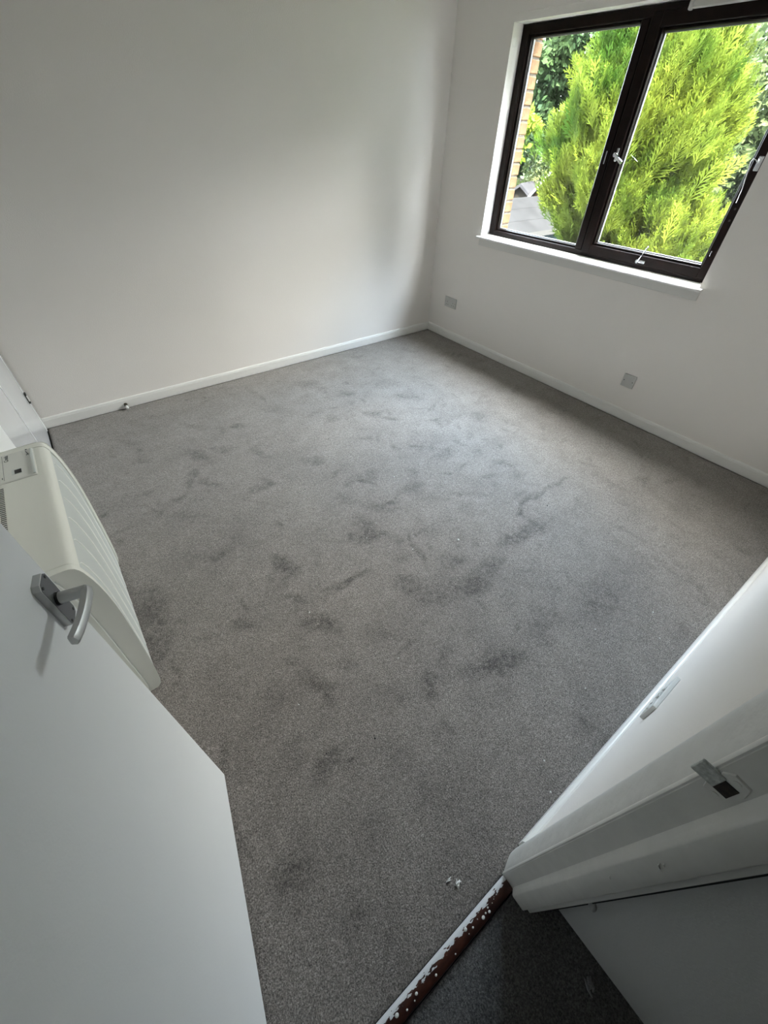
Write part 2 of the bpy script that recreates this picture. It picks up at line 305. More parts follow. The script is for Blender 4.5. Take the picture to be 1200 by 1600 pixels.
# skirtings: rounded top, slight bead
def skirt_profile(face, back, s=1):
    H = .066; f = lambda d: face + (back - face) * d
    return [(face, -.004), (face, H - .016), (f(.12), H - .014), (f(.18), H - .008), (f(.45), H - .002), (f(.7), H), (f(1), H), (f(1), -.004)]
bm = extrude_profile(bmesh.new(), skirt_profile(0, WY), 'x', LX, WY); struct('baseboard_back', bm, M_gloss, 'white skirting along the blank wall')
bm = extrude_profile(bmesh.new(), skirt_profile(0, WX), 'y', FY, 0); struct('baseboard_right', bm, M_gloss, 'white skirting under the window')
bm = extrude_profile(bmesh.new(), skirt_profile(-3.271, FY), 'x', -2.487, 0); struct('baseboard_front', bm, M_gloss, 'white skirting under the double socket')
bm = extrude_profile(bmesh.new(), skirt_profile(LX + .026, LX + .012), 'y', FY, -1.175); struct('baseboard_left', bm, M_gloss, 'white skirting behind the heater')
# faint painted-over rail above the window
struct('trim_2', bx(.0095, WX, -2.6, -.50, 2.003, 2.0085, bev=.001), M_wall, 'faint painted-over ridge above the window')
# window board (sill) and apron
bm = extrude_profile(bmesh.new(), [(-.030, .860), (-.0335, .864), (-.030, .869), (.095, .875), (.095, .851), (.012, .851), (-.027, .855)], 'y', Y0 + .0005, Y1 - .0005)
box(bm, -.031, .0118, Y1 - .001, Y1 + .017, .8555, .869, bev=.002); box(bm, -.031, .0118, Y0 - .026, Y0 + .001, .8555, .869, bev=.002)
struct('trim_3', bm, M_gloss, 'white gloss window board under the brown frame')
struct('trim_4', bx(.002, WX, -2.216, -.506, .806, .8515, bev=.0015), mat('grey_apron_paint', (.70, .68, .64), .8), 'shallow apron strip beneath the window board')  # apron coloured darker and greyer than the wall around it

# ============================================================= WINDOW
win = empty('window_1', (.10, -1.356, .875), 'dark brown two-light timber window', kind='structure')
def wpart(name, bm, m=M_brown, parent=win, **k):
    # geometry is written in room coordinates, the parent stands at the sill centre
    bmesh.ops.translate(bm, verts=bm.verts[:], vec=(-.10, 1.356, -.875))
    return obj(name, bm, m, parent, **k)
fx0, fx1 = .100, .168
wpart('frame_jamb', bx(fx0, fx1, -.568, Y1, .875, 1.968, bev=.003))
wpart('frame_jamb', bx(fx0, fx1, Y0, -2.165, .875, 1.968, bev=.003))
wpart('frame_head', bx(fx0, fx1, -2.165, -.568, 1.925, 1.968, bev=.003))
wpart('frame_sill', bx(fx0 - .004, fx1 + .03, -2.165, -.568, .873, .906, bev=.003))
wpart('mullion', bx(fx0, fx1, -1.355, -1.308, .906, 1.925, bev=.003))
# fixed light: beads around the glass
def beads(y0, y1, z0, z1, xf, xg, parent):
    for (a, b, c, d) in ((y0, y0 + .012, z0, z1), (y1 - .012, y1, z0, z1), (y0 + .012, y1 - .012, z0, z0 + .012), (y0 + .012, y1 - .012, z1 - .012, z1)):
        wpart('glazing_bead', bx(xf + .016, xg, a, b, c, d, bev=.003), M_brown, parent)
    for k in range(3):
        xx = xg - .0005 + k * .006
        bm = bmesh.new()
        for (a, b, c, d) in ((y0, y0 + .0165, z0, z1), (y1 - .0165, y1, z0, z1), (y0, y1, z0, z0 + .0165), (y0, y1, z1 - .0165, z1)):
            box(bm, xx, xx + .003, a, b, c, d)
        wpart('spacer', bm, M_gasket if k != 1 else M_alu_l, parent)
beads(-1.308, -.568, .906, 1.925, fx0, .140, win)
wpart('pane', bx(.1442, .1450, -1.308, -.568, .906, 1.925), M_glass)
# opening light
sash = wpart('sash', bx(.090, .146, -1.424, -1.366, .892, 1.944, bev=.003))
def spart(name, bm, m=M_brown, **k):
    bmesh.ops.translate(bm, verts=bm.verts[:], vec=(-.10, 1.356, -.875)); return obj(name, bm, m, sash, **k)
spart('sash_stile', bx(.090, .146, -2.178, -2.130, .892, 1.944, bev=.003))
spart('sash_rail', bx(.0901, .146, -2.132, -1.422, .892, .945, bev=.003))
spart('sash_rail', bx(.0901, .146, -2.132, -1.422, 1.888, 1.944, bev=.003))
beads(-2.130, -1.424, .945, 1.888, .090, .136, sash)
spart('pane', bx(.1402, .1410, -2.130, -1.424, .945, 1.888), M_glass)
spart('spacer_bar', bx(.138, .1395, -2.130, -1.424, .945, .9575), M_gasket)
# black draught gap around the sash
bm = bmesh.new()
for a in ((-1.3665, -1.3545, .893, 1.944), (-2.165, -2.1775, .893, 1.944), (-2.165, -1.355, .8925, .8915), (-2.165, -1.355, 1.926, 1.944)):
    box(bm, .108, .166, min(a[0], a[1]), max(a[0], a[1]), min(a[2], a[3]), max(a[2], a[3]))
wpart('draught_seal', bm, M_dark)
# trickle vent over the opening light
tv = wpart('trickle_vent', bx(.074, .100, -2.15, -1.565, 1.934, 1.962, bev=.004), M_white_plastic)
wpart('vent_end_cap', bx(.070, .100, -1.566, -1.548, 1.930, 1.964, bev=.004), mat('pale_grey_plastic', (.45, .45, .44), .5))
# cockspur handle on the stile
h = empty('window_handle'); h.parent = sash; h.location = (0, 0, 0)
hh = None
bpy.data.objects.remove(h)
spart('handle_plate', bx(.084, .090, -1.418, -1.403, 1.368, 1.428, bev=.003), M_alu)
bm = bmesh.new(); cyl(bm, (.086, -1.410, 1.398), (-1, 0, 0), .011, .022, 14)
tube(bm, [(.066, -1.408, 1.400), (.058, -1.425, 1.393), (.052, -1.448, 1.380), (.050, -1.474, 1.366)], [.0085, .008, .008, .0095], 10, flat=.8)
spart('handle_lever', bm, M_chrome, smooth=True)
wpart('keep_plate', bx(.0965, .100, -1.338, -1.332, 1.352, 1.412, bev=.001), M_alu)
# casement stay on the bottom rail
spart('stay_plate', bx(.084, .0901, -1.815, -1.775, .905, .922, bev=.002), M_chrome)
bm = bmesh.new(); cyl(bm, (.086, -1.772, .914), (-1, 0, 0), .011, .012, 12); cyl(bm, (.086, -1.803, .914), (-1, 0, 0), .005, .006, 8)
tube(bm, [(.074, -1.772, .914), (.066, -1.790, .950), (.060, -1.812, 1.000)], [.0045, .004, .0042], 8, flat=.6)
spart('stay_arm', bm, M_chrome, smooth=True)
# wire restrictor on the far stile and a small screw-eye lower down
spart('restrictor_plate', bx(.085, .090, -2.172, -2.150, 1.372, 1.428, bev=.002), M_alu)
bm = bmesh.new()
tube(bm, [(.083, -2.158, 1.398), (.070, -2.150, 1.412), (.070, -2.135, 1.418), (.072, -2.128, 1.405), (.078, -2.134, 1.37), (.084, -2.145, 1.30), (.086, -2.148, 1.245)], .0025, 6)
spart('restrictor_wire', bm, M_chrome, smooth=True)
bm = bmesh.new(); tube(bm, [(.09, -2.150, 1.022), (.078, -2.150, 1.03), (.074, -2.150, 1.020), (.078, -2.150, 1.010), (.086, -2.150, 1.012)], .0025, 6)
spart('screw_eye', bm, M_chrome, smooth=True)
for z in (1.22, 1.17): 
    bm = bmesh.new(); cyl(bm, (.0905, -2.156, z), (-1, 0, 0), .005, .0025, 10); spart('screw_head', bm, M_screw)

# ============================================================= DOOR (open, hinged left)
E_ = Vector((-.189, -.982, 0)).normalized()          # from the leading edge towards the hinge
N_ = Vector((.982, -.189, 0)).normalized()           # out of the visible face
def dmat(): # local frame: x = u (towards hinge), y = out of the face, z up, origin at leading edge foot
    m = Matrix.Identity(4)
    for i in range(3): m[i][0] = E_[i]; m[i][1] = N_[i]; m[i][2] = (0, 0, 1)[i]
    m.translation = Vector((-3.104, -2.606, 0)); return m
door = empty('door_1', label='flush white door standing open on the left', kind='structure'); door.matrix_world = dmat()
def dpart(name, bm, m, parent=door, **k):
    return obj(name, bm, m, parent, **k)
leaf = dpart('door_leaf', bx(0, .69, -.040, 0, .008, 1.985, bev=.0015), M_door)
bm = bmesh.new()
pl = [(.022 + .006, .963), (.056 - .006, .963), (.056, .969), (.056, 1.049), (.050, 1.055), (.028, 1.055), (.022, 1.049), (.022, .969)]
def plate(bm, pts, y0, y1, ins=0):
    c = (sum(p[0] for p in pts) / len(pts), sum(p[1] for p in pts) / len(pts))
    A = [bm.verts.new((p[0], y0, p[1])) for p in pts]
    B = [bm.verts.new((p[0] + (c[0] - p[0]) * ins, y1, p[1] + (c[1] - p[1]) * ins)) for p in pts]
    n = len(pts)
    for i in range(n): bm.faces.new((A[i], A[(i + 1) % n], B[(i + 1) % n], B[i]))
    bm.faces.new(A); bm.faces.new(B)
plate(bm, pl, 0, .0095); dpart('back_plate', bm, M_alu, leaf)
bm = bmesh.new(); plate(bm, [(a + (.039 - a) * .045, b + (1.009 - b) * .018) for a, b in pl], .0095, .0103)
dpart('plate_face', bm, mat('grey_anodised_face', (.20, .205, .215), .4, metal=.8), leaf)
bm = bmesh.new(); plate(bm, pl, .0094, .0099, .01); dpart('plate_rim', bm, M_alu_l, leaf)
for u in (.0285, .0500):
    for z in (.971, 1.0475):
        bm = bmesh.new(); cyl(bm, (u, .0098, z), (0, 1, 0), .0024, .0012, 12); dpart('screw', bm, M_screw, leaf)
bm = bmesh.new(); cyl(bm, (.041, .010, 1.013), (0, 1, 0), .0098, .0035, 24); dpart('spindle_washer', bm, M_dark, leaf, smooth=True)
bm = bmesh.new()
tube(bm, [(.041, .012, 1.013), (.041, .030, 1.013), (.041, .046, 1.0125)], [.0088, .0086, .0086], 24)
pts = [(.034, .043, 1.013), (.040, .0468, 1.0131), (.050, .0480, 1.0133), (.070, .0475, 1.0145), (.092, .0460, 1.0165), (.112, .0435, 1.0195), (.128, .0405, 1.0225), (.131, .0395, 1.023)]
# lever blade: rounded-rectangle section
def blade(bm, path, hw, ht):
    rings = []; path = [Vector(p) for p in path]; n = len(path)
    for i, p in enumerate(path):
        d = (path[min(i + 1, n - 1)] - path[max(i - 1, 0)]).normalized(); zz = Vector((0, 0, 1)); zz = (zz - d * zz.dot(d)).normalized(); yy = zz.cross(d)
        k = [.55, .85, 1, 1, 1, 1, .98, .85][i]
        sec = [(-1, -.8), (-.8, -1), (.8, -1), (1, -.8), (1, .35), (.20, 1), (-.05, 1), (-1, .35)]
        rings.append([bm.verts.new(p + zz * (a * hw * k) + yy * (b * ht * k)) for a, b in sec])
    for a, b in zip(rings, rings[1:]):
        for q in range(8): bm.faces.new((a[q], a[(q + 1) % 8], b[(q + 1) % 8], b[q]))
    bm.faces.new(rings[0]); bm.faces.new(rings[-1])
blade(bm, pts, .0078, .0066)
dpart('lever_handle', bm, M_alu, leaf, smooth=True)
# latch face on the leading edge, two hinges on the far edge
dpart('latch_plate', bx(-.0012, .0005, -.032, -.008, .975, 1.035, bev=.0004), M_alu, leaf)
for z in (.22, 1.72):
    bm = bmesh.new(); cyl(bm, (.694, -.040, z), (0, 0, 1), .006, .075, 12); dpart('hinge', bm, M_alu, leaf)

# ============================================================= DOOR LINING, STOP, ARCHITRAVES
lin = empty('trim_1', (JX, -3.33, 0), 'white painted door lining, stop and architrave at the latch side', kind='structure')
def lpart(name, bm, m=M_jamb, **k):
    bmesh.ops.translate(bm, verts=bm.verts[:], vec=(-JX, 3.33, 0)); return obj(name, bm, m, lin, **k)
def jamb(sx, s, nm='lining'):   # s=+1: material lies towards +x
    a, b = (sx, sx + .006 * s) if s > 0 else (sx - .006, sx)
    return a, b
lpart('lining', bx(JX + .0005, JX + .0062, -3.384, -3.2895, 0, 2.03, bev=.001))
lpart('lining', bx(HX - .0062, HX, -3.384, -3.2895, 0, 2.03, bev=.001))
lpart('lining', bx(HX, JX, -3.384, -3.2895, 2.025, 2.031, bev=.001))
# planted stop with eased edge
def stop_prof(x, s):
    return [(x, -3.3695), (x - .0115 * s, -3.3695), (x - .0125 * s, -3.3680), (x - .0125 * s, -3.336), (x - .0115 * s, -3.3325), (x - .006 * s, -3.3285), (x - .002 * s, -3.3245), (x, -3.3215)]
lpart('door_stop', extrude_profile(bmesh.new(), stop_prof(JX + .001, 1), 'z', .004, 2.025), smooth=True)
lpart('door_stop', extrude_profile(bmesh.new(), stop_prof(HX - .001, -1), 'z', .004, 2.025), smooth=True)
lpart('door_stop', bx(HX, JX, -3.3695, -3.333, 2.012, 2.026, bev=.002))
# bullnosed architrave on the bedroom side
def arch_prof(x, s):
    p = [(0, 0), (0, .0018), (.0015, .0030), (.0055, .0034), (.0065, .0022), (.0080, .0032), (.020, .0072), (.034, .0118), (.045, .0148), (.052, .0160), (.060, .0162), (.074, .0150), (.084, .0120), (.088, .0080), (.0885, 0)]
    return [(x + a * s, -3.2895 + b * 1.12) for a, b in p]
lpart('architrave', extrude_profile(bmesh.new(), arch_prof(JX + .001, 1), 'z', .001, 2.10), smooth=True)
lpart('architrave', extrude_profile(bmesh.new(), [(HX - .001, -3.2895), (HX - .001, -3.274), (HX - .066, -3.274), (HX - .066, -3.2895)], 'z', .001, 2.10))
lpart('architrave', bx(HX, JX, -3.2895, -3.274, 2.032, 2.10, bev=.003))
# hall-side architrave, only its inner edge shows
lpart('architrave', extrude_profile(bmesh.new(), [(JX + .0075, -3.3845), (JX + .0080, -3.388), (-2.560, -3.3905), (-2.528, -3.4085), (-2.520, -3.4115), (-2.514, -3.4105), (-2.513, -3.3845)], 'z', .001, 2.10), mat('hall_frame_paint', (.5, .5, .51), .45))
lpart('gap_line', bx(-2.5140, -2.5065, -3.4212, -3.395, .002, 2.09), M_dark)
# paint lump on that edge
bm = bmesh.new(); bmesh.ops.create_icosphere(bm, subdivisions=2, radius=1)
for v in bm.verts: v.co = Vector((-2.5120 + v.co.x * .008, -3.426 + v.co.y * .011, .245 + v.co.z * .016 + .4 * v.co.y * .02))
lpart('cable_clip', bm, mat('grey_clip_paint', (.55, .55, .54), .5), smooth=True)
# strike plate painted over, dark mortice
xs = JX - .0005
bm = bmesh.new()
out = [(-3.2935, .988), (-3.2965, .976), (-3.3120, .973), (-3.3190, .981), (-3.3200, 1.010), (-3.3160, 1.028), (-3.3000, 1.031), (-3.2935, 1.020)]
A = [bm.verts.new((JX + .0006, y, z)) for y, z in out]; B = [bm.verts.new((JX - .0012, y + (-3.306 - y) * .06, z + (1.002 - z) * .06)) for y, z in out]
for i in range(8): bm.faces.new((A[i], A[(i + 1) % 8], B[(i + 1) % 8], B[i]))
bm.faces.new(B); lpart('strike_plate', bm, M_jamb)
M_lip = mat('scuffed_strike_paint', (.47, .49, .475), .5, noise=(220, .3), bump=(200, .6, .002))
lpart('strike_lip', bx(JX - .0030, JX + .001, -3.300, -3.2765, .990, 1.016, bev=.001), M_lip)
lpart('strike_mortice', bx(JX - .0020, JX - .0008, -3.3135, -3.2995, .990, 1.013), mat('mortice_dark', (.02, .012, .008), .7, noise=(200, .8)))
for z in (.9815, 1.0215):
    bm = bmesh.new(); cyl(bm, (JX - .0008, -3.3065, z), (-1, 0, 0), .0038, .0014, 12); lpart('strike_screw', bm, M_jamb, smooth=True)
for (y, z, l, a) in ((-3.350, .62, .010, .4), (-3.352, .78, .012, -.5), (-3.351, .795, .007, .9)):
    bm = bmesh.new(); tube(bm, [(JX - .0125, y, z), (JX - .0133, y + l * .4, z + l * .5), (JX - .0125, y + l * .5, z + l)], [.0005, .0012, .0004], 6); lpart('paint_chip', bm, M_lint)

# ============================================================= THRESHOLD BAR
def bar_mat():
    m = bpy.data.materials.new('mahogany_bar_with_overpaint'); m.use_nodes = True; nt = m.node_tree; L = nt.links; N = nt.nodes.new
    p = nt.nodes['Principled BSDF']; p.inputs['Roughness'].default_value = .35
    t = N('ShaderNodeTexCoord'); s = N('ShaderNodeSeparateXYZ'); L.new(t.outputs['Object'], s.inputs[0])
    mp = N('ShaderNodeMapping'); mp.inputs['Scale'].default_value = (.35, 1, 1); L.new(t.outputs['Object'], mp.inputs[0])
    n = N('ShaderNodeTexNoise'); n.inputs['Scale'].default_value = 190; n.inputs['Detail'].default_value = 5; L.new(mp.outputs[0], n.inputs['Vector'])
    mr = N('ShaderNodeMapRange'); mr.inputs['From Min'].default_value = .3; mr.inputs['From Max'].default_value = .7; mr.inputs['To Min'].default_value = -.008; mr.inputs['To Max'].default_value = .008
    L.new(n.outputs['Fac'], mr.inputs['Value']); ad = N('ShaderNodeMath'); L.new(s.outputs['Y'], ad.inputs[0]); L.new(mr.outputs[0], ad.inputs[1])
    gt = N('ShaderNodeMath'); gt.operation = 'GREATER_THAN'; gt.inputs[1].default_value = .0068; L.new(ad.outputs[0], gt.inputs[0])
    n2 = N('ShaderNodeTexNoise'); n2.inputs['Scale'].default_value = 60; n2.inputs['Detail'].default_value = 4; L.new(mp.outputs[0], n2.inputs['Vector'])
    r = N('ShaderNodeValToRGB'); r.color_ramp.elements[0].color = (.018, .004, .003, 1); r.color_ramp.elements[1].color = (.075, .022, .012, 1)
    r.color_ramp.elements[0].position = .35; r.color_ramp.elements[1].position = .7; L.new(n2.outputs['Fac'], r.inputs['Fac'])
    mx = N('ShaderNodeMix'); mx.data_type = 'RGBA'; L.new(gt.outputs[0], mx.inputs[0]); L.new(r.outputs[0], mx.inputs[6]); mx.inputs[7].default_value = (.66, .67, .68, 1)
    L.new(mx.outputs[2], p.inputs['Base Color'])
    b = N('ShaderNodeBump'); b.inputs['Strength'].default_value = .5; b.inputs['Distance'].default_value = .001; L.new(n.outputs['Fac'], b.inputs['Height']); L.new(b.outputs[0], p.inputs['Normal'])
    return m
thr = empty('threshold_bar', (-2.91, -3.3085, 0), 'narrow mahogany threshold bar with white overpaint and drips', 'threshold')
prof = [(-.0185, -.002), (-.0180, .006), (-.0150, .0095), (-.008, .0118), (0, .0125), (.008, .0118), (.0150, .0095), (.0180, .006), (.0185, -.002)]
bm = extrude_profile(bmesh.new(), prof, 'x', -.332, .3335); obj('bar', bm, bar_mat(), thr, smooth=True)
for (x, y), r in [((-2.682, -3.315), 3.8), ((-2.671, -3.313), 2), ((-2.661, -3.317), 3), ((-2.659, -3.309), 2), ((-2.643, -3.31), 1.2), ((-2.634, -3.307), 1), ((-2.717, -3.312), 2.2), ((-2.735, -3.303), 3.8), ((-2.733, -3.314), 1.2), ((-2.847, -3.316), 2.4), ((-2.904, -3.31), 3), ((-2.961, -3.308), 4), ((-2.798, -3.302), 1.8), ((-2.937, -3.316), 2), ((-2.914, -3.316), 1.5), ((-2.785, -3.319), 1.6)]:
    bm = bmesh.new(); bmesh.ops.create_icosphere(bm, subdivisions=2, radius=1)
    rr = r * .00125
    for v in bm.verts: v.co = Vector((v.co.x * rr, v.co.y * rr * .85, max(v.co.z, -.2) * .0016))
    yy = y + 3.3085; zt = .0127 - .0030 * (yy / .015) ** 2
    obj('paint_drip', bm, M_lint, thr, smooth=True, loc=(x + 2.91, yy, zt))
# ============================================================= HEATER
HP = [(-3.318, .672), (-3.205, .672), (-3.188, .6715), (-3.180, .6695), (-3.173, .6650), (-3.168, .6570), (-3.164, .6450), (-3.158, .6150), (-3.154, .585), (-3.151, .540), (-3.1500, .490), (-3.1508, .440), (-3.154, .370), (-3.158, .300), (-3.163, .220), (-3.168, .150), (-3.173, .095), (-3.179, .045), (-3.185, .024), (-3.195, .012), (-3.210, .010), (-3.270, .010), (-3.270, .03), (-3.318, .03)]
def hx(z):      # front face x at height z
    p = [q for q in HP[4:20]]
    for a, b in zip(p, p[1:]):
        if b[1] <= z <= a[1]:
            t = (z - b[1]) / (a[1] - b[1]); return b[0] + (a[0] - b[0]) * t
    return p[0][0] if z > p[0][1] else p[-1][0]
heat = empty('storage_heater', (-3.24, -1.855, 0), 'cream storage heater with a ribbed bowed front, between wardrobe and open door', 'heater')
def hp(name, bm, m, parent=heat, **k):
    bmesh.ops.translate(bm, verts=bm.verts[:], vec=(3.24, 1.855, 0)); return obj(name, bm, m, parent, **k)
def inset(pts, d):      # shrink the front/top of the profile
    out = []
    for i, (x, z) in enumerate(pts):
        out.append((x - (d if x > -3.2 else 0), z - (d if z > .6 else 0)))
    return out
HY0, HY1 = -2.200, -1.510
# end caps with a rounded rim
def end_cap(y_out, y_in):
    bm = bmesh.new(); s = 1 if y_out < y_in else -1
    rings = []
    for y, d in ((y_in, 0), (y_out + .004 * s, 0), (y_out + .001 * s, .0012), (y_out, .004)):
        pts = []
        n = len(HP); 
        for i, (x, z) in enumerate(HP):
            a = Vector(HP[i - 1]); b = Vector(HP[(i + 1) % n]); t = (b - a).normalized(); nrm = Vector((t.y, -t.x))
            pts.append((x + nrm.x * -d if i not in (0, 22, 23) else x, z + nrm.y * -d if i not in (0, 22, 23) else z))
        rings.append([bm.verts.new((p[0], y, p[1])) for p in pts])
    for a, b in zip(rings, rings[1:]):
        for i in range(len(a)): bm.faces.new((a[i], a[(i + 1) % len(a)], b[(i + 1) % len(a)], b[i]))
    bm.faces.new(rings[0]); bm.faces.new(rings[-1]); return bm
c1 = hp('end_cap', end_cap(HY0, HY0 + .026), M_heat, smooth=True)
c2 = hp('end_cap', end_cap(HY1, HY1 - .026), M_heat, smooth=True)
# raised bead down the near side
zz = [.655, .63, .60, .55, .46, .35, .22, .12, .05, .028]
bx_ = [-3.222, -3.217, -3.213, -3.2095, -3.2065, -3.208, -3.2115, -3.2130, -3.216, -3.222]
bm = tube(bmesh.new(), [(x, HY0 - .0004, z) for x, z in zip(bx_, zz)], .0022, 8)
hp('side_bead', bm, M_bead, parent=heat, smooth=True)
# lid
lid = [p for p in HP if p[1] > .6435]; lid = [(x, z) for x, z in lid] + [(-3.1665, .6425), (-3.318, .6425)]
lid = [(-3.318, .6712)] + [(x - .0006, z - .0006) for x, z in lid[1:-2]] + lid[-2:]
hp('inner_case', bx(-3.316, -3.1705, HY0 + .02, HY1 - .02, .60, .655), mat('seam_shadow_grey', (.30, .30, .28), .6))
hp('lid', extrude_profile(bmesh.new(), lid, 'y', HY0 + .0278, HY1 - .0278), M_heat, smooth=True)
# front panel, slightly behind the end caps
fp = [(-3.1675, .6410)] + [(x - .003, z) for x, z in HP if .02 < z < .63 and x > -3.2] + [(-3.205, .018), (-3.318, .018), (-3.318, .641)]
hp('front_panel', extrude_profile(bmesh.new(), fp, 'y', HY0 + .0262, HY1 - .0262), M_heat2, smooth=True)
for y in (-1.597, -1.709, -1.813, -1.922, -2.031, -2.135):
    zs = [.634, .628, .60, .55, .49, .42, .34, .26, .18, .10, .05]
    bm = tube(bmesh.new(), [(hx(z) - .0030 + (0 if i else -.001), y - (0.010 if i == 0 else .004 if i == 1 else 0), z) for i, z in enumerate(zs)], [.0008, .0018] + [.0026] * 8 + [.0012], 8)
    hp('rib', bm, M_bead, smooth=True)
# control panel on the far end of the lid
pnl = [(-3.316, -1.5385), (-3.206, -1.5385), (-3.2025, -1.542), (-3.2025, -1.708), (-3.205, -1.712), (-3.316, -1.712)]
bm = bmesh.new()
A = [bm.verts.new((x, y, .6705)) for x, y in pnl]; B = [bm.verts.new((x, y, .6732)) for x, y in pnl]
cc = Vector((-3.26, -1.625)); Cc = [bm.verts.new((x + (.0022 if x < -3.25 else -.0022), y + (-.0022 if y > -1.6 else .0022), .6750)) for x, y in pnl]
for P_, Q_ in ((A, B), (B, Cc)):
    for i in range(6): bm.faces.new((P_[i], P_[(i + 1) % 6], Q_[(i + 1) % 6], Q_[i]))
bm.faces.new(A); bm.faces.new(Cc); cp = hp('control_panel', bm, M_heat3)
hp('panel_ridge', tube(bmesh.new(), [(-3.2085, -1.545, .6745), (-3.2080, -1.560, .6765), (-3.2080, -1.695, .6765), (-3.2090, -1.704, .6745)], .0042, 8), M_heat2, parent=cp, smooth=True)
hp('panel_groove', bx(-3.2888, -3.2879, -1.700, -1.546, .6748, .67515), M_ink, parent=cp)
hp('slider_recess', bx(-3.2675, -3.2405, -1.680, -1.650, .6748, .6756, bev=.0003), M_heat2, parent=cp)
hp('slider_window', bx(-3.2600, -3.2415, -1.678, -1.655, .6755, .6762), M_dark, parent=cp)
# printed marks: the maker's name and a short script mark, tick marks of the dial
def text_mesh(name, s, size, m, parent, mw, shear=0):
    cu = bpy.data.curves.new(name, 'FONT'); cu.body = s; cu.size = size; cu.shear = shear; cu.extrude = .0001; cu.offset = size * .012
    t = bpy.data.objects.new(name, cu); COL.objects.link(t); dg = bpy.context.evaluated_depsgraph_get()
    me = bpy.data.meshes.new_from_object(t.evaluated_get(dg)); bpy.data.objects.remove(t)
    me.transform(mw); bm = bmesh.new(); bm.from_mesh(me); return hp(name, bm, m, parent=parent)
rot = Matrix(((0, -1, 0, -3.2725), (1, 0, 0, -1.590), (0, 0, 1, .6753), (0, 0, 0, 1)))   # reads along +y
text_mesh('lettering', 'Creda', .0165, M_ink, cp, rot)
bm = bmesh.new(); box(bm, -3.2235, -3.2185, -1.545, -1.539, .6750, .6755)
tube(bm, [(-3.2235, -1.550, .6753), (-3.220, -1.566, .6753), (-3.2165, -1.579, .6753)], [.0010, .0016, .0018], 6, flat=.4)
tube(bm, [(-3.2225, -1.580, .6753), (-3.2200, -1.576, .6753)], .0011, 6); hp('script_mark', bm, M_ink, parent=cp)
hp('scale_mark', bx(-3.2935, -3.2915, -1.690, -1.680, .6750, .6754), M_ink, parent=cp); hp('scale_mark', bx(-3.2985, -3.2960, -1.575, -1.560, .6750, .6754), M_ink, parent=cp)
# outlet grille along the back of the lid
bm = bx(-3.3175, -3.2945, -2.130, -1.735, .6700, .6722); hp('grille_bed', bm, M_dark)
k = 0; y = -1.742
while y > -2.125:
    hp('grille_bar', bx(-3.3175, -3.2940, y - .0036, y, .6715, .6735), M_heat3); y -= .0094; k += 1
hp('foot', bx(-3.30, -3.20, -2.17, -2.12, 0, .0115), M_dark); hp('foot', bx(-3.30, -3.20, -1.59, -1.54, 0, .0115), M_dark)

# ============================================================= BUILT-IN WARDROBE (left wall, next to the corner)
wd = empty('built_in_wardrobe', (LX, -.60, 0), 'built-in white gloss wardrobe with two flush doors in the left wall', 'wardrobe')
def wp(name, bm, m=M_sheen, **k):
    bmesh.ops.translate(bm, verts=bm.verts[:], vec=(-LX, .60, 0)); return obj(name, bm, m, wd, **k)
wp('frame_post', bx(-3.40, LX + .0015, -.046, -.0005, 0, 2.05, bev=.0015))
wp('frame_post', bx(-3.40, LX + .0015, -1.175, -1.135, 0, 2.05, bev=.0015))
wp('frame_head', bx(-3.40, LX, -1.135, -.046, 2.00, 2.05))
d1 = wp('door', bx(-3.345, LX, -.582, -.049, .006, 1.998, bev=.0025))
d2 = wp('door', bx(-3.345, LX, -1.132, -.612, .006, 1.998, bev=.0025))
wp('centre_bead', bx(-3.352, LX - .012, -.612, -.582, .006, 1.998), mat('shaded_bead_paint', (.55, .54, .52), .4))  # shading of the gap between the doors is put into the bead colour
for z in (.236, 1.75):
    bm = bmesh.new(); box(bm, LX - .001, LX + .0050, -.066, -.034, z - .030, z + .034, bev=.001); box(bm, LX + .001, LX + .0095, -.066, -.036, z + .020, z + .034, bev=.002); box(bm, LX + .001, LX + .0095, -.066, -.036, z - .030, z - .016, bev=.002)
    hg = wp('hinge', bm, mat('tarnished_hinge', (.035, .040, .032), .5, metal=.4))
    bm = bmesh.new(); cyl(bm, (LX + .006, -.060, z - .016), (0, 0, 1), .0055, .036, 10)
    bmesh.ops.translate(bm, verts=bm.verts[:], vec=(-LX, .60, 0)); o = obj('hinge_knuckle', bm, M_gloss, hg, smooth=True)

